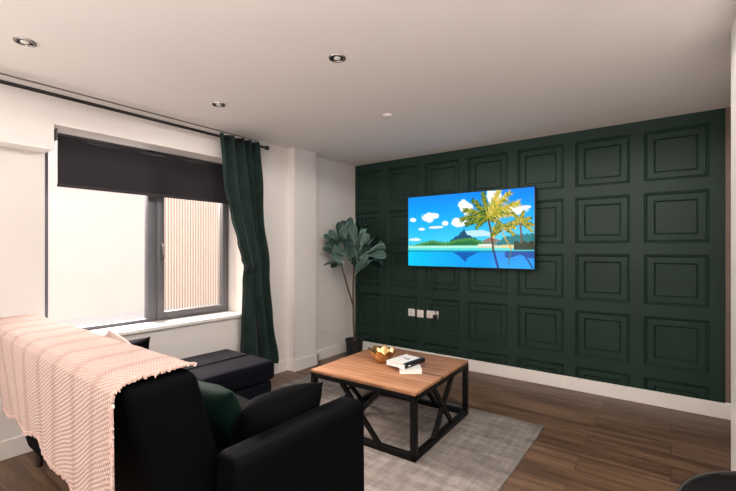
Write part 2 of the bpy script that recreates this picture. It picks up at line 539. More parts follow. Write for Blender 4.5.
# window
win = bpy.data.objects.new('window_1', None); C.objects.link(win); win['kind'] = 'structure'
XF0, XF1 = -3.66, -3.585
zb = ZS + 0.025
bm = nb()
box(bm, XF0 + 0.002, XF1 - 0.001, Y0 + 0.03, Y1 - 0.02, zb, zb + 0.032, bev=0.003)
box(bm, XF0, XF1, Y0, Y1, ZT - 0.04, ZT, bev=0.004)
box(bm, XF0, XF1, Y0 - 0.004, Y0 + 0.034, zb, ZT, bev=0.004)
box(bm, XF0, XF1, Y1 - 0.025, Y1, zb, ZT, bev=0.004)
box(bm, XF0, XF1, 1.64, 1.715, zb, ZT, bev=0.004)
f = obj('window_frame', bm, M['frame'], win); f['kind'] = 'structure'
bm = nb()
sx = XF1 + 0.012
box(bm, XF0, sx, 1.715, 1.775, zb + 0.02, ZT - 0.04, bev=0.006)
box(bm, XF0, sx, 2.355, Y1 - 0.018, zb + 0.02, ZT - 0.04, bev=0.006)
box(bm, XF0 + 0.002, sx - 0.001, 1.772, 2.358, zb + 0.021, zb + 0.075, bev=0.003)
box(bm, XF0 + 0.002, sx - 0.001, 1.772, 2.358, ZT - 0.10, ZT - 0.041, bev=0.003)
sash = obj('window_sash', bm, M['frame'], win); sash['kind'] = 'structure'
g = obj('window_pane', B(-3.632, -3.62, Y0 + 0.034, 1.64, zb + 0.032, ZT - 0.04), M['frosted'], win, False); g['kind'] = 'structure'
g = obj('window_pane', B(-3.63, -3.618, 1.775, 2.355, zb + 0.075, ZT - 0.1), M['reeded'], win, False); g['kind'] = 'structure'
bm = nb()
box(bm, sx, sx + 0.012, 1.735, 1.757, 1.30, 1.37, bev=0.004)
box(bm, sx + 0.012, sx + 0.04, 1.739, 1.753, 1.345, 1.36, bev=0.003)
box(bm, sx + 0.028, sx + 0.042, 1.737, 1.755, 1.22, 1.36, bev=0.005)
hd = obj('window_handle', bm, M['chrome'], win); hd['kind'] = 'structure'

# facing facade outdoors
struct('facade_outside', B(-9.2, -9.0, -14, 18, 0.0, 2.9), M['outside'])

# ------------------------------------------------------------------ blind, curtain rod, curtain
bl = empty('roller_blind', 'dark charcoal roller blind pulled part way down inside the window recess', 'blind', (-3.46, 1.68, 1.755))
bm = nb()
nz_, ny_ = 10, 40
gr = [[bm.verts.new((0.004 * math.sin(i * 0.6) * (j / nz_), -0.715 + 1.43 * i / ny_, 0.02 + 0.345 * j / nz_)) for j in range(nz_ + 1)] for i in range(ny_ + 1)]
for i in range(ny_):
    for j in range(nz_):
        bm.faces.new((gr[i][j], gr[i + 1][j], gr[i + 1][j + 1], gr[i][j + 1]))
bmesh.ops.solidify(bm, geom=bm.faces[:], thickness=0.0015)
obj('blind_fabric', bm, M['blind'], bl)
bm = nb(); tube(bm, [(-0.015, -0.715, 0.35), (-0.015, 0.715, 0.35)], 0.017, 14); obj('roller_tube', bm, M['blind'], bl)
obj('bottom_bar', B(-0.006, 0.006, -0.718, 0.718, 0.0, 0.022, bev=0.004), M['blind'], bl)
for s in (-1, 1):
    obj('bracket', B(-0.04, 0.012, s * 0.722 - 0.004, s * 0.722 + 0.004, 0.325, 0.409, bev=0.002), M['frame'], bl)

RX, RZ = -3.255, 2.332
rod = empty('curtain_rod', 'long black curtain rod fixed above the window', 'curtain rod', (RX, 1.0, RZ))
bm = nb(); tube(bm, [(0, -2.6, 0), (0, 1.63, 0)], 0.0125, 14); obj('pole', bm, M['rod'], rod)
bm = nb(); lathe(bm, [(0, -0.024), (0.013, -0.022), (0.022, -0.010), (0.024, 0.0), (0.021, 0.012), (0.012, 0.022), (0, 0.025)], 18)
for v in bm.verts: v.co = Vector((v.co.x, 1.645 + v.co.z, v.co.y))
obj('finial', bm, M['rod'], rod)
for yy in (-1.4, 1.56):
    bm = nb(); tube(bm, [(0, yy, 0), (-0.078, yy, 0)], 0.007, 8)
    bar(bm, (-0.082, yy, -0.03), (-0.082, yy, 0.03), 0.03, 0.006, (1, 0, 0))
    obj('bracket', bm, M['rod'], rod)

def interp(z, pts):
    pts = sorted(pts)
    if z <= pts[0][0]: return pts[0][1]
    for (a, va), (b, vb) in zip(pts, pts[1:]):
        if z <= b:
            t = (z - a) / (b - a); t = t * t * (3 - 2 * t)
            return va + (vb - va) * t
    return pts[-1][1]
cur = empty('curtain', 'dark green curtain gathered and tied back at the right of the window', 'curtain', (-3.22, 2.45, 0.17))
def curtain_sheet(zlo, zhi, left, right, pleats, xoff, amp, nz=90, ny=150, phase=0.0, skew=0.0):
    bm = nb(); g = []
    for j in range(nz + 1):
        z = zlo + (zhi - zlo) * j / nz
        yl, yr = interp(z, left), interp(z, right)
        row = []
        for i in range(ny + 1):
            s = i / ny
            a = interp(z, amp); xo = interp(z, xoff)
            ph = phase + 2 * math.pi * pleats * (s + skew * (1 - (z - zlo) / (zhi - zlo)) * (1 - s))
            y = yl + (yr - yl) * (s + 0.010 * math.sin(2 * ph))
            n1 = noise.noise(Vector((s * 4, z * 1.7, phase)))
            x = xo + a * math.sin(ph + 0.7 * n1) + 0.012 * n1
            row.append(bm.verts.new((x + 3.22, y - 2.45, z - 0.17)))
        g.append(row)
    for j in range(nz):
        for i in range(ny):
            bm.faces.new((g[j][i], g[j][i + 1], g[j + 1][i + 1], g[j + 1][i]))
    bmesh.ops.solidify(bm, geom=bm.faces[:], thickness=0.003)
    return bm
# leading half swept to the right and tucked in
bm = curtain_sheet(1.085, 2.362,
    [(2.362, 2.105), (1.9, 2.115), (1.6, 2.16), (1.38, 2.215), (1.22, 2.262), (1.13, 2.31), (1.085, 2.36)],
    [(2.362, 2.40), (1.6, 2.44), (1.085, 2.50)], 2.6,
    [(2.362, RX), (2.1, -3.225), (1.3, -3.165), (1.15, -3.165), (1.085, -3.23)], [(2.362, 0.034), (1.9, 0.036), (1.3, 0.024), (1.085, 0.010)], phase=0.6)
obj('swept_drape', bm, M['curtain'], cur, angle=80)
# outer half falling straight to the hem
bm = curtain_sheet(0.17, 2.362,
    [(2.362, 2.36), (1.6, 2.40), (1.1, 2.44), (0.17, 2.53)],
    [(2.362, 2.585), (1.6, 2.605), (1.1, 2.66), (0.6, 2.69), (0.17, 2.755)], 2.4,
    [(2.362, RX), (1.9, -3.235), (1.1, -3.20), (0.17, -3.18)], [(2.362, 0.034), (1.5, 0.036), (0.17, 0.04)], phase=3.1)
obj('outer_drape', bm, M['curtain'], cur, angle=80)
# leading half below the tuck, hanging behind
bm = curtain_sheet(0.17, 1.20,
    [(1.20, 2.375), (1.0, 2.345), (0.6, 2.33), (0.17, 2.30)],
    [(1.20, 2.55), (0.7, 2.58), (0.17, 2.62)], 1.6,
    [(1.20, -3.255), (0.6, -3.25), (0.17, -3.24)], [(1.20, 0.010), (0.8, 0.014), (0.17, 0.022)], phase=2.2)
obj('lower_drape', bm, M['curtain'], cur, angle=80)
for yy in (2.13, 2.23, 2.33, 2.43, 2.53):
    bm = nb()
    bmesh.ops.create_cone(bm, segments=18, radius1=0.023, radius2=0.023, depth=0.006, cap_ends=False, matrix=Matrix.Translation((RX + 3.22, yy - 2.45, RZ - 0.17)) @ Matrix.Rotation(math.pi / 2, 4, 'X'))
    bmesh.ops.solidify(bm, geom=bm.faces[:], thickness=0.004)
    obj('eyelet', bm, M['rod'], cur)

# ------------------------------------------------------------------ ceiling fittings
def downlight(x, y, label, watts=42):
    e = empty('downlight', label, 'ceiling light', (x, y, ZC), 0, 'recessed ceiling downlights')
    bm = nb(); lathe(bm, [(0.034, -0.001), (0.036, -0.006), (0.042, -0.008), (0.048, -0.006), (0.05, 0.0)], 32); obj('bezel', bm, M['chrome'], e)
    bm = nb(); lathe(bm, [(0.036, -0.004), (0.030, -0.002), (0.024, -0.0012), (0, -0.0012)], 32); obj('reflector', bm, M['black_metal'], e)
    d = bpy.data.lights.new('downlight_lamp', 'SPOT')
    d.energy = watts; d.spot_size = math.radians(176); d.spot_blend = 0.12; d.shadow_soft_size = 0.03; d.color = (1.0, 0.95, 0.9)
    lo = bpy.data.objects.new('downlight_lamp', d); lo.location = (0, 0, -0.03); C.objects.link(lo); lo.parent = e
    bm = nb(); lathe(bm, [(0.02, -0.0012), (0.019, -0.006), (0.012, -0.009), (0, -0.010)], 24); obj('bulb', bm, M['bulb'], e)
    return e
downlight(-2.73, 0.62, 'chrome downlight in the ceiling at the far left, above the sofa end', 2)
downlight(-2.74, 1.77, 'small chrome downlight in the ceiling just in front of the green curtain', 4)
downlight(-1.53, 1.746, 'chrome downlight near the top middle, furthest from the window wall')
downlight(-1.53, 0.62, 'added chrome downlight in the ceiling over the sofa, out of the frame', 7)  # this and the next two are unseen, added to brighten the room
downlight(-0.33, 1.75, 'added chrome downlight over the round black table, out of the frame')
downlight(-0.33, 0.62, 'added chrome downlight nearest the kitchen end, out of the frame')
bm = nb(); lathe(bm, [(0, -0.016), (0.030, -0.016), (0.036, -0.012), (0.042, -0.004), (0.043, 0.0)], 32, (0, 0, 0))
o = obj('smoke_detector', bm, M['plate']); o.location = (-1.85, 2.74, ZC)
tag(o, 'flat round white detector on the ceiling in front of the television', 'detector')

# ------------------------------------------------------------------ television
def paint():
    W_, H_ = 330, 188
    yy, xx = np.mgrid[0:H_, 0:W_]
    u = (xx + 0.5) / W_; v = (yy + 0.5) / H_
    img = np.zeros((H_, W_, 3))
    def mix(mask, col):
        m = np.clip(mask, 0, 1)[..., None]
        img[:] = img * (1 - m) + np.array(col) / 255.0 * m
    top = np.array((6, 128, 232)) / 255; bot = np.array((118, 216, 236)) / 255
    t = np.clip(v / 0.7, 0, 1)[..., None]
    img[:] = top * (1 - t) + bot * t
    mix((1 - u) * 0.25 * (v < 0.7), (0, 170, 250))
    rng = np.random.RandomState(3)
    def fbm(fx, fy, seed):
        r_ = np.random.RandomState(seed); tot = np.zeros((H_, W_)); am = 1.0
        for o_ in range(4):
            gx, gy = int(fx * 2 ** o_) + 2, int(fy * 2 ** o_) + 2
            gd = r_.rand(gy, gx)
            X_ = u * (gx - 1.001); Y_ = v * (gy - 1.001)
            i0 = X_.astype(int); j0 = Y_.astype(int); a_ = X_ - i0; b_ = Y_ - j0
            a_ = a_ * a_ * (3 - 2 * a_); b_ = b_ * b_ * (3 - 2 * b_)
            tot += am * ((gd[j0, i0] * (1 - a_) + gd[j0, i0 + 1] * a_) * (1 - b_) + (gd[j0 + 1, i0] * (1 - a_) + gd[j0 + 1, i0 + 1] * a_) * b_ - 0.5)
            am *= 0.55
        return tot
    FB = fbm(12, 7, 5)
    def cloud(cu, cv, w, h, n=46, col=(250, 250, 246)):
        f_ = 1 - ((u - cu) / (w * 0.72)) ** 2 - ((v - cv) / (h * 0.62)) ** 2 + 1.1 * FB
        mix(np.clip(f_ / 0.30, 0, 1), col)
    cloud(0.18, 0.30, 0.10, 0.15); cloud(0.235, 0.29, 0.06, 0.08, 10); cloud(0.05, 0.33, 0.04, 0.05, 6)
    cloud(0.26, 0.45, 0.09, 0.03, 8); cloud(0.34, 0.40, 0.04, 0.05, 7); cloud(0.13, 0.47, 0.04, 0.03, 5)
    cloud(0.44, 0.39, 0.10, 0.10, 20); cloud(0.50, 0.20, 0.10, 0.17, 20); cloud(0.57, 0.35, 0.14, 0.09, 16)
    cloud(0.72, 0.07, 0.10, 0.2, 18); cloud(0.86, 0.30, 0.14, 0.12, 14); cloud(0.93, 0.24, 0.06, 0.05, 7)
    cloud(0.06, 0.62, 0.10, 0.05, 10, (222, 240, 246)); cloud(0.62, 0.55, 0.2, 0.06, 10, (200, 232, 242))
    # mountain and hills
    mt = np.interp(u, [0.34, 0.41, 0.455, 0.478, 0.490, 0.502, 0.515, 0.56, 0.64, 0.7], [0.69, 0.60, 0.555, 0.51, 0.475, 0.53, 0.555, 0.60, 0.665, 0.70]) + 0.008 * np.sin(u * 160)
    mix((v > mt) & (v < 0.72) & (u > 0.34) & (u < 0.7), (36, 84, 112))
    g2 = np.interp(u, [0.05, 0.15, 0.22, 0.34, 0.44, 0.55, 0.64, 0.72], [0.70, 0.66, 0.63, 0.665, 0.62, 0.605, 0.66, 0.70]) + 0.008 * np.sin(u * 210)
    mix((v > g2) & (v < 0.715), (86, 140, 84))
    mix(((v > g2 + 0.035) & (v < 0.715)) * 0.8, (44, 104, 70))
    rh = np.interp(u, [0.72, 0.80, 0.88, 1.0], [0.69, 0.60, 0.575, 0.565]) + 0.008 * np.sin(u * 190)
    mix((v > rh) & (v < 0.715) & (u > 0.72), (34, 116, 120))
    # shore, water
    mix((v > 0.705) & (v < 0.78), (176, 232, 216))
    mix((v > 0.745) & (v < 0.78), (96, 214, 214))
    mix((v > 0.705) & (v < 0.745) & (u > 0.6), (206, 214, 190))
    wt = np.clip((v - 0.78) / 0.22, 0, 1)
    w = v >= 0.775
    mix(w, (14, 156, 226))
    mix(w * np.clip(1 - u * 2.2, 0, 1) * 0.8, (10, 200, 228))
    mix(w * np.clip((u - 0.4) * 1.5, 0, 0.6) * (1 - wt), (8, 110, 200))
    mix(w * (np.sin(v * 170 + 5 * np.sin(u * 9)) > 0.6) * 0.18, (130, 226, 246))
    mix((v > 0.775) & (v < 0.79), (24, 116, 150))
    rf = np.interp(u, [0.40, 0.46, 0.50, 0.52, 0.60], [0.80, 0.86, 0.935, 0.87, 0.80])
    mix(((v > 0.80) & (v < rf)) * 0.8, (14, 78, 150))
    mix(((v > 0.785) & (v < 0.85 + 0.02 * np.sin(u * 40)) & (u > 0.8)) * 0.8, (12, 66, 130))
    # huts, terrace
    mix((np.abs(u - 0.70) < 0.07 * np.clip((v - 0.60) / 0.05, 0, 1)) & (v > 0.60) & (v < 0.655), (150, 118, 108))
    mix((np.abs(u - 0.69) < 0.05) & (v > 0.655) & (v < 0.70), (120, 130, 118))
    mix((np.abs(u - 0.66) < 0.06) & (v > 0.69) & (v < 0.72), (238, 240, 232))
    mix((u > 0.86) & (v > 0.665 + 0.012 * np.sin(u * 120)) & (v < 0.765), (52, 60, 42))
    mix((u > 0.78) & (u < 0.86) & (v > 0.70) & (v < 0.735), (226, 206, 150))
    # palms
    def stroke(pts, wid, col):
        pts = np.array(pts, float)
        n = 40
        ts = np.linspace(0, len(pts) - 1, n)
        px = np.interp(ts, range(len(pts)), pts[:, 0]); py = np.interp(ts, range(len(pts)), pts[:, 1])
        ws = np.interp(ts, range(len(pts)), wid)
        for a, b, wd in zip(px, py, ws):
            x0, x1 = int(max(0, (a - 0.03) * W_)), int(min(W_, (a + 0.03) * W_ + 1))
            y0, y1 = int(max(0, (b - 0.05) * H_)), int(min(H_, (b + 0.05) * H_ + 1))
            if x1 <= x0 or y1 <= y0: continue
            d = np.hypot((u[y0:y1, x0:x1] - a) * W_ / H_, v[y0:y1, x0:x1] - b)
            m = np.clip((wd - d) / 0.004 + 0.5, 0, 1)[..., None]
            img[y0:y1, x0:x1] = img[y0:y1, x0:x1] * (1 - m) + np.array(col) / 255.0 * m
    def frond(cu, cv, ang, L, droop, cols):
        base = np.array((cu, cv)); d = np.array((math.cos(ang) * H_ / W_, -math.sin(ang)))
        P = []
        for i in range(22):
            s = i / 21
            P.append((base[0] + d[0] * L * s, base[1] + d[1] * L * s + droop * s * s))
        for i in range(1, 22):
            s = i / 21
            a = P[i]; tdir = np.array(P[i]) - np.array(P[i - 1])
            for sg in (-1, 1):
                ll = L * 0.27 * (1 - 0.55 * s) * rng.uniform(0.7, 1.2)
                aa = math.atan2(-(tdir[1]), tdir[0] * W_ / H_) + sg * rng.uniform(0.5, 0.95)
                q = (a[0] + math.cos(aa) * ll * H_ / W_, a[1] - math.sin(aa) * ll + 0.25 * ll)
                stroke([a, q], [0.0085, 0.004], cols[rng.randint(len(cols))])
        stroke([P[0], P[10], P[21]], [0.006, 0.005, 0.003], (186, 160, 60))
    gr_ = [(58, 96, 40), (96, 120, 44), (130, 140, 56), (40, 74, 40)]
    ye = [(208, 184, 84), (222, 200, 120), (170, 164, 72), (132, 146, 66)]
    stroke([(0.676, 0.35), (0.70, 0.55), (0.712, 0.70), (0.715, 0.79)], [0.014, 0.013, 0.013, 0.014], (92, 76, 62))
    stroke([(0.72, 0.79), (0.735, 0.9), (0.75, 0.99)], [0.014, 0.014, 0.014], (10, 66, 130))
    stroke([(0.775, 0.50), (0.80, 0.62), (0.835, 0.72), (0.845, 0.78)], [0.008, 0.008, 0.008, 0.008], (190, 160, 80))
    stroke([(0.845, 0.78), (0.83, 0.86), (0.825, 0.95)], [0.007, 0.007, 0.007], (60, 110, 120))
    stroke([(0.905, 0.45), (0.912, 0.58), (0.915, 0.68)], [0.011, 0.010, 0.010], (112, 84, 60))
    stroke([(0.93, 0.82), (0.96, 0.9), (0.985, 0.98)], [0.009, 0.009, 0.009], (10, 66, 130))
    for a, dr in ((0.2, 0.05), (0.5, 0.03), (2.6, 0.1), (3.0, 0.12), (3.4, 0.06), (5.9, 0.05), (3.8, 0.03)):
        frond(0.785, 0.47, a, 0.15, dr, gr_ + ye[:1])
    for a, dr in ((0.1, 0.06), (0.6, 0.04), (1.3, 0.02), (2.1, 0.03), (2.8, 0.07), (3.3, 0.08), (5.9, 0.06)):
        frond(0.905, 0.42, a, 0.15, dr, gr_ + ye)
    for a, L, dr, cs in ((3.35, 0.30, 0.02, gr_), (3.0, 0.36, 0.06, gr_), (2.65, 0.36, 0.06, gr_ + ye[2:]), (2.2, 0.34, 0.04, gr_), (1.75, 0.34, 0.02, gr_),
                         (1.2, 0.38, 0.03, ye), (0.9, 0.44, 0.05, ye + gr_[1:3]), (0.55, 0.44, 0.07, ye), (0.25, 0.32, 0.05, ye + gr_), (5.95, 0.2, 0.04, gr_ + ye), (3.7, 0.18, 0.04, gr_)):
        frond(0.675, 0.34, a, L, dr, cs)
    lum = img.mean(axis=2, keepdims=True)
    img = np.clip(lum + (img - lum) * 1.22, 0, 1)
    img = np.where(img < 0.5, 0.5 * (2 * img) ** 1.15, img)
    return np.clip(img, 0, 1)
TVX0, TVX1, TVZ0, TVZ1 = -2.485, -1.05, 1.105, 1.925
tv = empty('television', 'large wall-mounted television showing a tropical beach with palm trees', 'television', ((TVX0 + TVX1) / 2, YG, TVZ0))
hw = (TVX1 - TVX0) / 2; hh = TVZ1 - TVZ0
bm = nb(); box(bm, -hw, hw, -0.075, -0.038, 0, hh, bev=0.005)
obj('casing', bm, M['black_plastic'], tv)
bm = nb(); box(bm, -0.45, 0.45, -0.04, -0.012, 0.1, hh - 0.2, bev=0.008)
obj('rear_housing', bm, M['black_plastic'], tv)
obj('wall_bracket', B(-0.2, 0.2, -0.014, 0.0, 0.3, 0.6, bev=0.003), M['black_metal'], tv)
img = paint()
Hh, Ww = img.shape[:2]
bm = nb()
x0, x1, z0, z1 = -hw + 0.008, hw - 0.008, 0.016, hh - 0.008
vv = [[bm.verts.new((x0 + (x1 - x0) * i / (Ww - 1), -0.0756, z1 + (z0 - z1) * j / (Hh - 1))) for i in range(Ww)] for j in range(Hh)]
for j in range(Hh - 1):
    for i in range(Ww - 1):
        bm.faces.new((vv[j][i], vv[j + 1][i], vv[j + 1][i + 1], vv[j][i + 1]))
scr = obj('screen', bm, M['screen'], tv, False)
ca = scr.data.color_attributes.new('picture', 'FLOAT_COLOR', 'POINT')
lin = np.where(img <= 0.04045, img / 12.92, ((img + 0.055) / 1.055) ** 2.4)
rgba = np.concatenate([lin, np.ones((Hh, Ww, 1))], axis=2).astype(np.float32).reshape(-1)
ca.data.foreach_set('color', rgba)

# sockets under the television and the cable
YS = YG
def plate(name, x, w, label, y, knobs, back=0.0):
    e = empty(name, label, 'socket', (x, y, 0.555), 0)
    obj('face_plate', B(-w / 2, w / 2, -0.009, back, -0.043, 0.043, bev=0.003), M['plate'], e)
    if knobs == 'switch':
        obj('rocker', B(-0.012, 0.012, -0.013, -0.008, -0.018, 0.018, bev=0.002), M['plate'], e)
    elif knobs == 'aerial':
        bm = nb(); lathe(bm, [(0, 0.0), (0.006, 0.0), (0.007, 0.004)], 16)
        for v in bm.verts: v.co = Vector((v.co.x, -0.009 - v.co.z, v.co.y))
        obj('aerial_port', bm, M['chrome'], e)
    else:
        for s in (-1, 1):
            obj('rocker', B(s * 0.014 - 0.006, s * 0.014 + 0.006, -0.013, -0.008, 0.012, 0.032, bev=0.002), M['plate'], e)
            bm = nb()
            for dx, dz in ((-0.008, -0.018), (0.008, -0.018), (0, -0.004)):
                box(bm, s * 0.036 + dx - 0.002, s * 0.036 + dx + 0.002, -0.0094, -0.0088, dz - 0.004, dz + 0.004)
            obj('pin_holes', bm, M['black_plastic'], e, False)
    return e
plate('wall_socket', -2.488, 0.086, 'leftmost square white wall plate on the green wall below the television', YG + 0.020, 'aerial', 0.015)
plate('wall_socket', -2.356, 0.086, 'middle square white wall plate on the green wall, between two others', YG, 'switch')
plate('wall_socket', -2.210, 0.146, 'wide white double socket on the green wall holding the black plug', YG + 0.020, 'double', 0.015)
pl = empty('power_plug', 'black plug pushed into the double socket below the television', 'plug', (-2.160, YG + 0.010, 0.537))
obj('plug_body', B(-0.024, 0.024, -0.036, 0.0, -0.026, 0.026, bev=0.009, seg=3), M['black_plastic'], pl)
obj('plug_grip', B(-0.015, 0.015, -0.05, -0.036, -0.018, 0.018, bev=0.006), M['black_plastic'], pl)
bm = nb()
tube(bm, [(-2.172, YG - 0.02, 0.508), (-2.16, YG - 0.03, 0.49), (-2.13, YG - 0.03, 0.505), (-2.135, YG - 0.02, 0.56), (-2.19, YG - 0.014, 0.66), (-2.205, YG - 0.012, 0.76), (-2.18, YG - 0.012, 0.86), (-2.155, YG - 0.012, 0.98), (-2.165, YG - 0.02, 1.14)], 0.0045, 8)
obj('plug_cord', bm, M['black_plastic'], pl).matrix_parent_inverse = Matrix.Translation(pl.location).inverted()

# ------------------------------------------------------------------ rug
bm = nb(); box(bm, -3.0, -0.745, 1.55, 3.15, 0.001, 0.012)
bmesh.ops.subdivide_edges(bm, edges=bm.edges[:], cuts=24, use_grid_fill=True)
for v in bm.verts:
    if v.co.z > 0.006: v.co.z += 0.0015 * noise.noise(v.co * 5)
    v.co.x += 0.006 * noise.noise(Vector((v.co.y * 3, 0, 1))); v.co.y += 0.006 * noise.noise(Vector((v.co.x * 3, 5, 1)))
rug = obj('area_rug', bm, M['rug'])
tag(rug, 'large distressed grey rug on the floor under the coffee table', 'rug')

# ------------------------------------------------------------------ coffee table
ct = empty('coffee_table', 'square coffee table with oak top and black metal frame on the grey rug', 'table', (-1.69, 2.565, 0.0135), math.radians(2))
TW, TD, TH = 0.430, 0.442, 0.424
bm = nb(); box(bm, -TW, TW, -TD, TD, TH - 0.02, TH, bev=0.003)
obj('tabletop', bm, M['oak'], ct)
q = 0.038
bm = nb()
box(bm, -TW, TW, -TD, -TD + q, TH - 0.052, TH - 0.0205, bev=0.002)
box(bm, -TW, TW, TD - q, TD, TH - 0.052, TH - 0.0205, bev=0.002)
box(bm, -TW, -TW + q, -TD, TD, TH - 0.052, TH - 0.0205, bev=0.002)
box(bm, TW - q, TW, -TD, TD, TH - 0.052, TH - 0.0205, bev=0.002)
obj('top_frame', bm, M['black_metal'], ct)
bm = nb()
box(bm, -TW, TW, -TD, -TD + q, 0, q, bev=0.002)
box(bm, -TW, TW, TD - q, TD, 0, q, bev=0.002)
box(bm, -TW, -TW + q, -TD, TD, 0, q, bev=0.002)
box(bm, TW - q, TW, -TD, TD, 0, q, bev=0.002)
obj('bottom_frame', bm, M['black_metal'], ct)
for sx_ in (-1, 1):
    for sy in (-1, 1):
        cx_, cy_ = sx_ * (TW - q / 2), sy * (TD - q / 2)
        obj('leg', B(cx_ - q / 2, cx_ + q / 2, cy_ - q / 2, cy_ + q / 2, 0.0, TH - 0.03, bev=0.002), M['black_metal'], ct)
za, zb_ = 0.02, TH - 0.04
for s in (-1, 1):
    for d in (-1, 1):
        bm = nb(); yy = s * (TD - q / 2)
        bar(bm, (-0.165 * d, yy, za), (0.165 * d, yy, zb_), 0.028, 0.026 + 0.002 * d, (0, 1, 0)); obj('brace', bm, M['black_metal'], ct, False)
        bm = nb(); xx_ = s * (TW - q / 2)
        bar(bm, (xx_, -0.165 * d, za), (xx_, 0.165 * d, zb_), 0.028, 0.026 + 0.002 * d, (1, 0, 0)); obj('brace', bm, M['black_metal'], ct, False)
ZTT = 0.0135 + TH

# gold bowl, petal-shaped
bm = nb(); n = 96; rings = []
prof = [(0.0, 0.006), (0.030, 0.004), (0.038, 0.0), (0.044, 0.003), (0.060, 0.02), (0.080, 0.05), (0.098, 0.085), (0.106, 0.105)]
inner = [(0.101, 0.103), (0.092, 0.083), (0.074, 0.05), (0.052, 0.022), (0.03, 0.012), (0.0, 0.011)]
for (r, z) in prof + inner:
    ring = []
    for j in range(n):
        a = 2 * math.pi * j / n
        pet = abs(math.sin(a * 4))
        f_ = min(1, z / 0.1)
        rr = r * 0.96 * (1 + f_ * 0.22 * (pet - 0.5)); zz = z + f_ * f_ * 0.034 * (pet - 0.6)
        ring.append(bm.verts.new((rr * math.cos(a), rr * math.sin(a), zz)))
    rings.append(ring)
for a_, b_ in zip(rings, rings[1:]):
    for j in range(n):
        bm.faces.new((a_[j], a_[(j + 1) % n], b_[(j + 1) % n], b_[j]))
bmesh.ops.remove_doubles(bm, verts=bm.verts[:], dist=0.0002)
bmesh.ops.recalc_face_normals(bm, faces=bm.faces[:])
bowl = obj('decorative_bowl', bm, M['gold'], angle=60)
bowl.scale = (1, 1, 0.9)
bowl.location = (-1.795, 2.575, ZTT + 0.0006)
tag(bowl, 'shiny gold petal-shaped bowl on the coffee table beside the books', 'bowl')

# books
def book(label, loc, rz, w, d, t, cover, spine, marks):
    e = empty('book', label, 'book', loc, rz, None)
    obj('pages', B(-w / 2 + 0.003, w / 2 - 0.004, -d / 2 + 0.003, d / 2 - 0.003, 0.0025, t - 0.0025), M['paper'], e, False)
    bm = nb()
    box(bm, -w / 2, w / 2, -d / 2, d / 2, 0, 0.0026); box(bm, -w / 2, w / 2, -d / 2, d / 2, t - 0.0026, t)
    obj('cover', bm, cover, e, False)
    obj('spine', B(w / 2 - 0.004, w / 2 + 0.0005, -d / 2, d / 2, -0.0002 + 0.0004, t + 0.0004, bev=0.0012), spine, e)
    if marks:
        bm = nb()
        box(bm, w / 2 - 0.03, w / 2 + 0.0002, -d / 2, d / 2, t, t + 0.0006)
        box(bm, -w / 2 + 0.02, w / 2 - 0.03, d / 2 - 0.012, d / 2, t, t + 0.0006)
        box(bm, -0.045, 0.02, 0.02, 0.032, t, t + 0.0006)
        box(bm, -0.01, 0.03, -0.002, 0.006, t, t + 0.0006)
        obj('cover_print', bm, M['cover_black'], e, False)
        bm = nb()
        box(bm, w / 2 + 0.0004, w / 2 + 0.001, -d / 2 + 0.035, -d / 2 + 0.062, t * 0.38, t * 0.62)
        obj('spine_print', bm, M['cover_white'], e, False)
    return e
book('closed white book lying underneath the black-spined book on the coffee table', (-1.525, 2.535, ZTT + 0.0008), math.radians(37), 0.155, 0.215, 0.032, M['cover_white'], M['cover_white'], False)
book('white book with black spine lying on top of the other book', (-1.567, 2.555, ZTT + 0.0338), math.radians(-6), 0.175, 0.245, 0.030, M['cover_white'], M['cover_black'], True)

# ------------------------------------------------------------------ corner sofa
sf = empty('corner_sofa', 'black velvet corner sofa with chaise, seen from behind, pink throw over its back', 'sofa', (-2.1, 1.1, 0.0))
def sp(bm, name, m, **k):
    bmesh.ops.translate(bm, verts=bm.verts[:], vec=(2.1, -1.1, 0))
    return obj(name, bm, m, sf, **k)
sp(softbox(-3.10, -1.28, 0.74, 1.46, 0.11, 0.30, 0.025, amp=0.003), 'seat_base', M['sofa'], angle=50)
sp(softbox(-3.10, -2.47, 1.462, 2.06, 0.11, 0.30, 0.025, amp=0.003, seed=3), 'chaise_base', M['sofa_daylit'], angle=50)
sp(softbox(-2.425, -1.28, 0.90, 1.48, 0.302, 0.45, 0.04, amp=0.005, seed=1), 'seat_cushion', M['sofa'], angle=50)
sp(softbox(-3.10, -2.43, 0.86, 1.47, 0.302, 0.45, 0.035, amp=0.005, seed=2), 'seat_cushion', M['sofa_daylit'], angle=50)
sp(softbox(-3.10, -2.46, 1.474, 2.085, 0.302, 0.452, 0.035, amp=0.005, seed=5), 'chaise_cushion', M['sofa_daylit'], angle=50)
bm = nb(); tube(bm, [(-2.765, 0.88, 0.4535), (-2.765, 1.465, 0.4535)], 0.004, 6); sp(bm, 'seam', M['sofa'])
bm = nb(); tube(bm, [(-2.765, 1.48, 0.4555), (-2.765, 2.07, 0.4555)], 0.004, 6); sp(bm, 'seam', M['sofa'])
# backrest, leaning back
bm = softbox(-3.10, -1.34, -0.125, 0.125, 0.0, 0.80, 0.045, amp=0.006, seed=8, seg=5)
for v in bm.verts:
    z = v.co.z / 0.80
    yr = 0.72 + (0.527 - 0.72) * z; yf = 0.96 + (0.778 - 0.96) * z
    s = (v.co.y + 0.125) / 0.25
    v.co.y = yr + (yf - yr) * s
    if v.co.x > -1.6: v.co.x += 0.022 + 0.05 * (1 - z)
    v.co.z = 0.11 + v.co.z * 0.785 / 0.80
sp(bm, 'backrest', M['sofa'], angle=50)
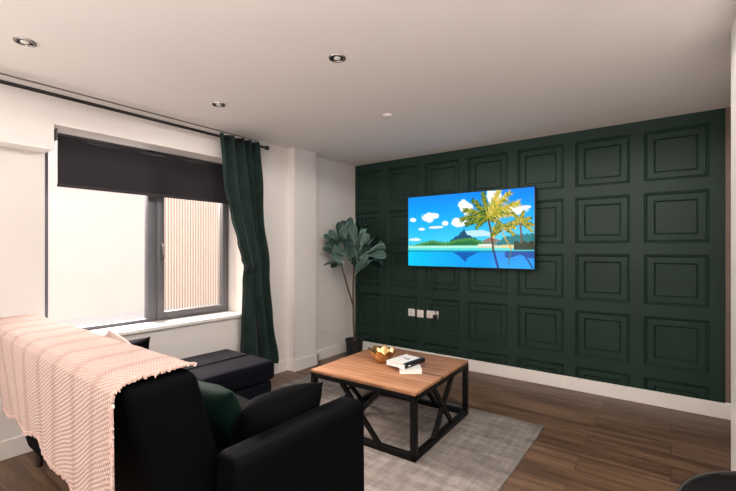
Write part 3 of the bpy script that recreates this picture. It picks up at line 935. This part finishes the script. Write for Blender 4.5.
# arms
bm = softbox(-1.278, -1.13, 0.80, 1.50, 0.02, 0.615, 0.035, amp=0.004, seed=12, seg=4)
sp(bm, 'arm', M['sofa'], angle=50)
sp(softbox(-3.10, -3.0, 0.92, 1.30, 0.451, 0.60, 0.035, amp=0.004, seed=14), 'arm', M['sofa'], angle=50)
for (x, y) in ((-3.065, 0.765), (-1.42, 0.80), (-3.03, 1.99), (-2.52, 1.99), (-1.42, 1.40), (-2.3, 0.80)):
    bm = nb(); tube(bm, [(x, y, 0.0135 if y > 1.6 else 0.0), (x, y, 0.115)], [0.017, 0.032], 14)
    sp(bm, 'leg', M['legwood'])

# ------------------------------------------------------------------ throw over the backrest
th = empty('throw_blanket', 'pale pink knitted throw with fringe draped over the sofa back', 'blanket', (-2.2, 0.6, 0.9))
XA, XB = -3.125, -1.335
prof = [(0.772, 0.909), (0.768, 0.911), (0.76, 0.914), (0.75, 0.917), (0.66, 0.916), (0.57, 0.915), (0.532, 0.905), (0.508, 0.88), (0.502, 0.84), (0.50, 0.66), (0.498, 0.485)]
def prof_at(d, seg=[0]):
    L = 0
    for (a, b), (c, e) in zip(prof, prof[1:]):
        s = math.hypot(c - a, e - b)
        if d <= L + s or (c, e) == prof[-1]:
            t = (d - L) / s
            return a + (c - a) * t, b + (e - b) * t, L
        L += s
plen = sum(math.hypot(c - a, e - b) for (a, b), (c, e) in zip(prof, prof[1:]))
NS, NU = 150, 260
OV = 0.14
bm = nb(); uvl = bm.loops.layers.uv.new('UVMap'); g = []
for i in range(NU + 1):
    u = XA - OV + (XB - XA + OV) * i / NU
    row = []
    for j in range(NS + 1):
        d = plen * j / NS
        # the hem runs unevenly
        hem = 0.02 * math.sin(u * 5.0) + 0.012 * math.sin(u * 17 + 1) - 0.03 * (1 if u < -2.86 else 0)
        dd = d if d < plen - 0.35 else plen - 0.35 + (d - plen + 0.35) * (0.35 + hem * -1) / 0.35
        y, z, _ = prof_at(dd)
        x = max(u, XA)
        hang = max(0.0, min(1.0, (0.90 - z) / 0.5)) if y < 0.6 else 0.0
        left = max(0.0, min(1.0, (-1.5 - u) / 1.4))
        y += 0.075 * left * hang
        y += hang * (0.008 * math.sin(u * 11 + 1.5 * math.sin(u * 3)) + 0.003 * math.sin(u * 29 + z * 4))
        if u < -2.86 and hang > 0:
            y += 0.06 * hang * min(1, (-2.86 - u) / 0.05)
        # right edge curls slightly in
        if u > XB - 0.05: y += hang * 0.016 * ((u - XB + 0.05) / 0.05)
        ov = max(0.0, XA - u)
        if ov > 0:
            if y > 0.56 and hang == 0: z -= ov
            else: y += ov * min(1, hang * 3); z -= ov * (1 - min(1, hang * 3))
        x -= ov * 0.12
        if 0.52 < y < 0.8 and z > 0.88:
            z += 0.004 * noise.noise(Vector((u * 6, y * 6, 2)))
        row.append((bm.verts.new((x + 2.2, y - 0.6, z - 0.9)), u, d))
    g.append(row)
for i in range(NU):
    for j in range(NS):
        q4 = (g[i][j], g[i + 1][j], g[i + 1][j + 1], g[i][j + 1])
        f_ = bm.faces.new([a[0] for a in q4])
        for lp, a in zip(f_.loops, q4): lp[uvl].uv = (a[1], a[2])
edge_right = [g[NU][j][0].co.copy() for j in range(NS + 1)]
edge_hem = [g[i][NS][0].co.copy() for i in range(NU + 1)]
bmesh.ops.recalc_face_normals(bm, faces=bm.faces[:])
bmesh.ops.solidify(bm, geom=bm.faces[:], thickness=0.007)
obj('blanket_cloth', bm, M['throw'], th, angle=80)
bm = nb()
def tufts(path, step, outward, ln):
    acc = 0; last = path[0]
    for a, b in zip(path, path[1:]):
        acc += (b - a).length
        if acc < step: continue
        acc = 0
        o = Vector(outward) + Vector((random.uniform(-.5, .5), random.uniform(-.5, .5), random.uniform(-.6, .3)))
        p = a.lerp(b, random.random()); l_ = ln * random.uniform(0.5, 1.3)
        m1_ = p + o.normalized() * l_ * 0.5
        tube(bm, [p - o.normalized() * 0.006, m1_, p + o.normalized() * l_ + Vector((0, 0, -0.006))], [0.0045, 0.004, 0.002], 5)
tufts(edge_right, 0.003, (0.8, -0.2, 0.1), 0.009)
tufts(edge_hem, 0.004, (0, 0, -1), 0.008)
fr = obj('fringe', bm, M['fringe'], th); fr['kind'] = 'stuff'
obj('care_label', B(XB + 2.2 - 0.002, XB + 2.2 + 0.013, 0.505 - 0.6, 0.508 - 0.6, 0.842 - 0.9, 0.852 - 0.9), M['tag'], th, False)['label'] = 'small white sewn label'

# ------------------------------------------------------------------ pillows
def pillow(label, m, loc, rot, w, h, t, seed, **k):
    o = obj('throw_pillow', cushion(w, h, t, seed=seed, **k), m, angle=80)
    o.location = loc; o.rotation_euler = [math.radians(a) for a in rot]
    tag(o, label, 'pillow')
    return o
pillow('black velvet pillow leaning on the sofa arm nearest the coffee table', M['pillow_black'], (-1.40, 1.195, 0.555), (26, 0, 88), 0.45, 0.28, 0.22, 1.0)
pillow('green velvet pillow leaning against the sofa back beside the black pillow', M['pillow_green'], (-1.675, 1.04, 0.575), (20, 0, 4), 0.44, 0.31, 0.14, 4.0)
pillow('pale pink pillow at the window end of the sofa, peeking above the throw', M['pillow_pink'], (-2.75, 1.08, 0.635), (16, 34, 30), 0.28, 0.28, 0.14, 6.0)
pillow('black pillow at the window end of the sofa, behind the pale pink pillow', M['pillow_black'], (-3.0, 1.17, 0.56), (8, 0, 90), 0.42, 0.26, 0.20, 9.0)

# ------------------------------------------------------------------ plant
PX, PY = -3.04, 3.78
pt = empty('potted_fiddle_leaf', 'tall fiddle-leaf plant in a black pot in the corner by the green wall', 'plant', (PX, PY, 0))
bm = nb(); lathe(bm, [(0, 0.004), (0.083, 0.0), (0.088, 0.004), (0.105, 0.21), (0.11, 0.214), (0.111, 0.236), (0.104, 0.237), (0.100, 0.20), (0, 0.20)], 40)
obj('pot', bm, M['pot'], pt)
bm = nb(); lathe(bm, [(0.0995, 0.201), (0.06, 0.208), (0, 0.212)], 30); obj('soil', bm, M['soil'], pt)
F, R_ = Vector((-0.6, 0.8, 0)), Vector((0.8, 0.6, 0))
def at(px, py, t):
    """plant-local point from bearings measured once on the photo, at distance t"""
    r = (px - 368) / 404.0
    p = (F + R_ * r) * t + Vector((0, 0, H_CAM + (249 - py) / 404.0 * t))
    return p - Vector((PX, PY, 0))
stems = [[(0, 0, 0.20), at(353.6, 320, 4.86), at(353.2, 300, 4.86), at(353.5, 280, 4.84), at(354.0, 262, 4.80), at(355.5, 240, 4.78), at(356.5, 226, 4.78)],
         [at(353.2, 306, 4.86), at(348.5, 290, 4.82), at(343.5, 273, 4.76), at(339.5, 258, 4.72), at(337, 242, 4.70)],
         [at(354.0, 264, 4.80), at(360, 255, 4.74), at(366, 247, 4.70)]]
for s_, r0 in zip(stems, ([0.013, 0.012, 0.0115, 0.011, 0.010, 0.008, 0.005], [0.0105, 0.010, 0.009, 0.008, 0.005], [0.008, 0.006, 0.004])):
    bm = nb(); tube(bm, s_, r0, 10); obj('stem', bm, M['bark'], pt)
def leaf_mesh():
    bm = nb(); uvl = bm.loops.layers.uv.new('UVMap'); nL, nW = 14, 8; g = []
    for i in range(nL + 1):
        s = i / nL
        wd = 0.30 * (max(s, 0.0005) ** 0.75) * max(0.0, 1 - s ** 5) ** 0.5 * 1.0 + 0.004
        row = []
        for j in range(nW + 1):
            q_ = -1 + 2 * j / nW
            x = q_ * wd; y = s
            z = -0.22 * s * s + 0.10 * q_ * q_ * wd * 3 + 0.02 * math.sin(s * 16 + q_ * 2) * abs(q_)
            row.append((bm.verts.new((x, y, z)), q_, s))
        g.append(row)
    for i in range(nL):
        for j in range(nW):
            q4 = (g[i][j], g[i][j + 1], g[i + 1][j + 1], g[i + 1][j])
            f_ = bm.faces.new([a[0] for a in q4])
            for lp, a in zip(f_.loops, q4): lp[uvl].uv = (a[1], a[2])
    bmesh.ops.solidify(bm, geom=bm.faces[:], thickness=0.012)
    # leaf stalk
    tube(bm, [(0, -0.12, -0.02), (0, 0.0, 0.0), (0, 0.2, -0.004)], [0.018, 0.018, 0.008], 6)
    return bm
proto = obj('leaf', leaf_mesh(), M['leaf'], pt, angle=80)
# (base px, base py, tip px, tip py, distance, roll)
LV = [(338, 246, 325, 233, 4.68, 20), (339, 250, 332, 228, 4.75, -20), (340, 244, 341, 222, 4.78, 15), (344, 244, 349, 219, 4.72, -12),
      (352, 240, 348, 217, 4.82, 10), (356, 236, 361, 216, 4.74, 25), (356, 242, 352, 224, 4.66, 0), (357, 238, 366, 224, 4.82, -30),
      (342, 262, 322, 262, 4.62, 40), (343, 264, 331, 250, 4.66, -20), (340, 256, 324, 246, 4.72, 30), (341, 268, 334, 258, 4.58, 0),
      (345, 256, 334, 244, 4.58, 15), (349, 250, 337, 237, 4.60, -15), (350, 258, 345, 240, 4.56, 10), (353, 252, 351, 232, 4.60, 5),
      (356, 250, 359, 232, 4.58, -10), (360, 248, 368, 233, 4.60, 20), (364, 250, 374, 236, 4.66, -15), (366, 250, 380, 239, 4.62, 20),
      (368, 252, 386, 245, 4.60, -20), (367, 255, 386, 254, 4.58, 25), (366, 259, 381, 267, 4.56, 40), (364, 256, 376, 248, 4.54, 0),
      (360, 258, 366, 244, 4.52, 5), (358, 262, 352, 247, 4.52, -5), (357, 266, 349, 256, 4.54, 20), (360, 267, 366, 254, 4.50, -20),
      (358, 270, 357, 255, 4.50, 0), (356, 274, 361, 262, 4.50, 15), (363, 268, 372, 258, 4.52, -30), (350, 262, 344, 250, 4.52, -10),
      (346, 246, 340, 232, 4.64, 25), (352, 246, 346, 230, 4.62, 10), (361, 244, 363, 228, 4.66, -5), (344, 252, 329, 240, 4.62, 10)]
LV += [(b0 + random.uniform(-5, 5), b1 + random.uniform(-4, 4), b0 + (t0 - b0) * 0.75 + random.uniform(-7, 7), b1 + (t1 - b1) * 0.75 + random.uniform(-6, 6), d0 + random.uniform(-0.05, 0.1), random.uniform(-40, 40)) for (b0, b1, t0, t1, d0, _r) in LV[::2]]
def leaf_matrix(b, tp, roll):
    y = (tp - b); L = y.length; y.normalize()
    toward = (Vector((0, 0, H_CAM)) - (Vector((PX, PY, 0)) + b)).normalized() * 0.75 + Vector((0, 0, 0.45)) + Vector((random.uniform(-.8, .8), random.uniform(-.8, .8), random.uniform(-.5, .6)))
    x = y.cross(toward).normalized(); z = x.cross(y).normalized()
    m = Matrix((x, y, z)).transposed()
    m = m @ Matrix.Rotation(math.radians(roll), 3, 'Y')
    mm_ = (m * L).to_4x4()
    mm_.translation = b
    return mm_
for i, (bx, by, tx, ty, t, roll) in enumerate(LV):
    o = proto if i == 0 else proto.copy()
    if i: C.objects.link(o); o.parent = pt
    b_ = at(bx, by, t + 0.03); tp = at(tx, ty, t - 0.03 + 0.04 * math.sin(i * 2.3))
    o.matrix_basis = leaf_matrix(b_, tp - (tp - b_) * 0.04, roll)

# ------------------------------------------------------------------ round black table at the right edge
rt = empty('side_table', 'round glossy black table with a thin rim, cut off at the bottom right corner', 'table', (0.392, 1.562, 0))
bm = nb(); lathe(bm, [(0, 0.515), (0.355, 0.515), (0.3705, 0.52), (0.3705, 0.541), (0.35, 0.534), (0, 0.532)], 72); obj('tabletop', bm, M['gloss_black'], rt)
bm = nb(); lathe(bm, [(0.370, 0.51), (0.379, 0.512), (0.381, 0.53), (0.380, 0.549), (0.377, 0.5505), (0.374, 0.549), (0.371, 0.538), (0.370, 0.51)], 72); obj('rim', bm, M['rim_dark'], rt)
bm = nb(); lathe(bm, [(0, 0.02), (0.03, 0.02), (0.025, 0.06), (0.022, 0.3), (0.03, 0.50), (0.09, 0.516), (0, 0.516)], 28); obj('pedestal', bm, M['black_metal'], rt)
bm = nb(); lathe(bm, [(0, 0.0), (0.22, 0.0), (0.225, 0.008), (0.21, 0.016), (0.03, 0.026), (0, 0.026)], 48); obj('base', bm, M['black_metal'], rt)
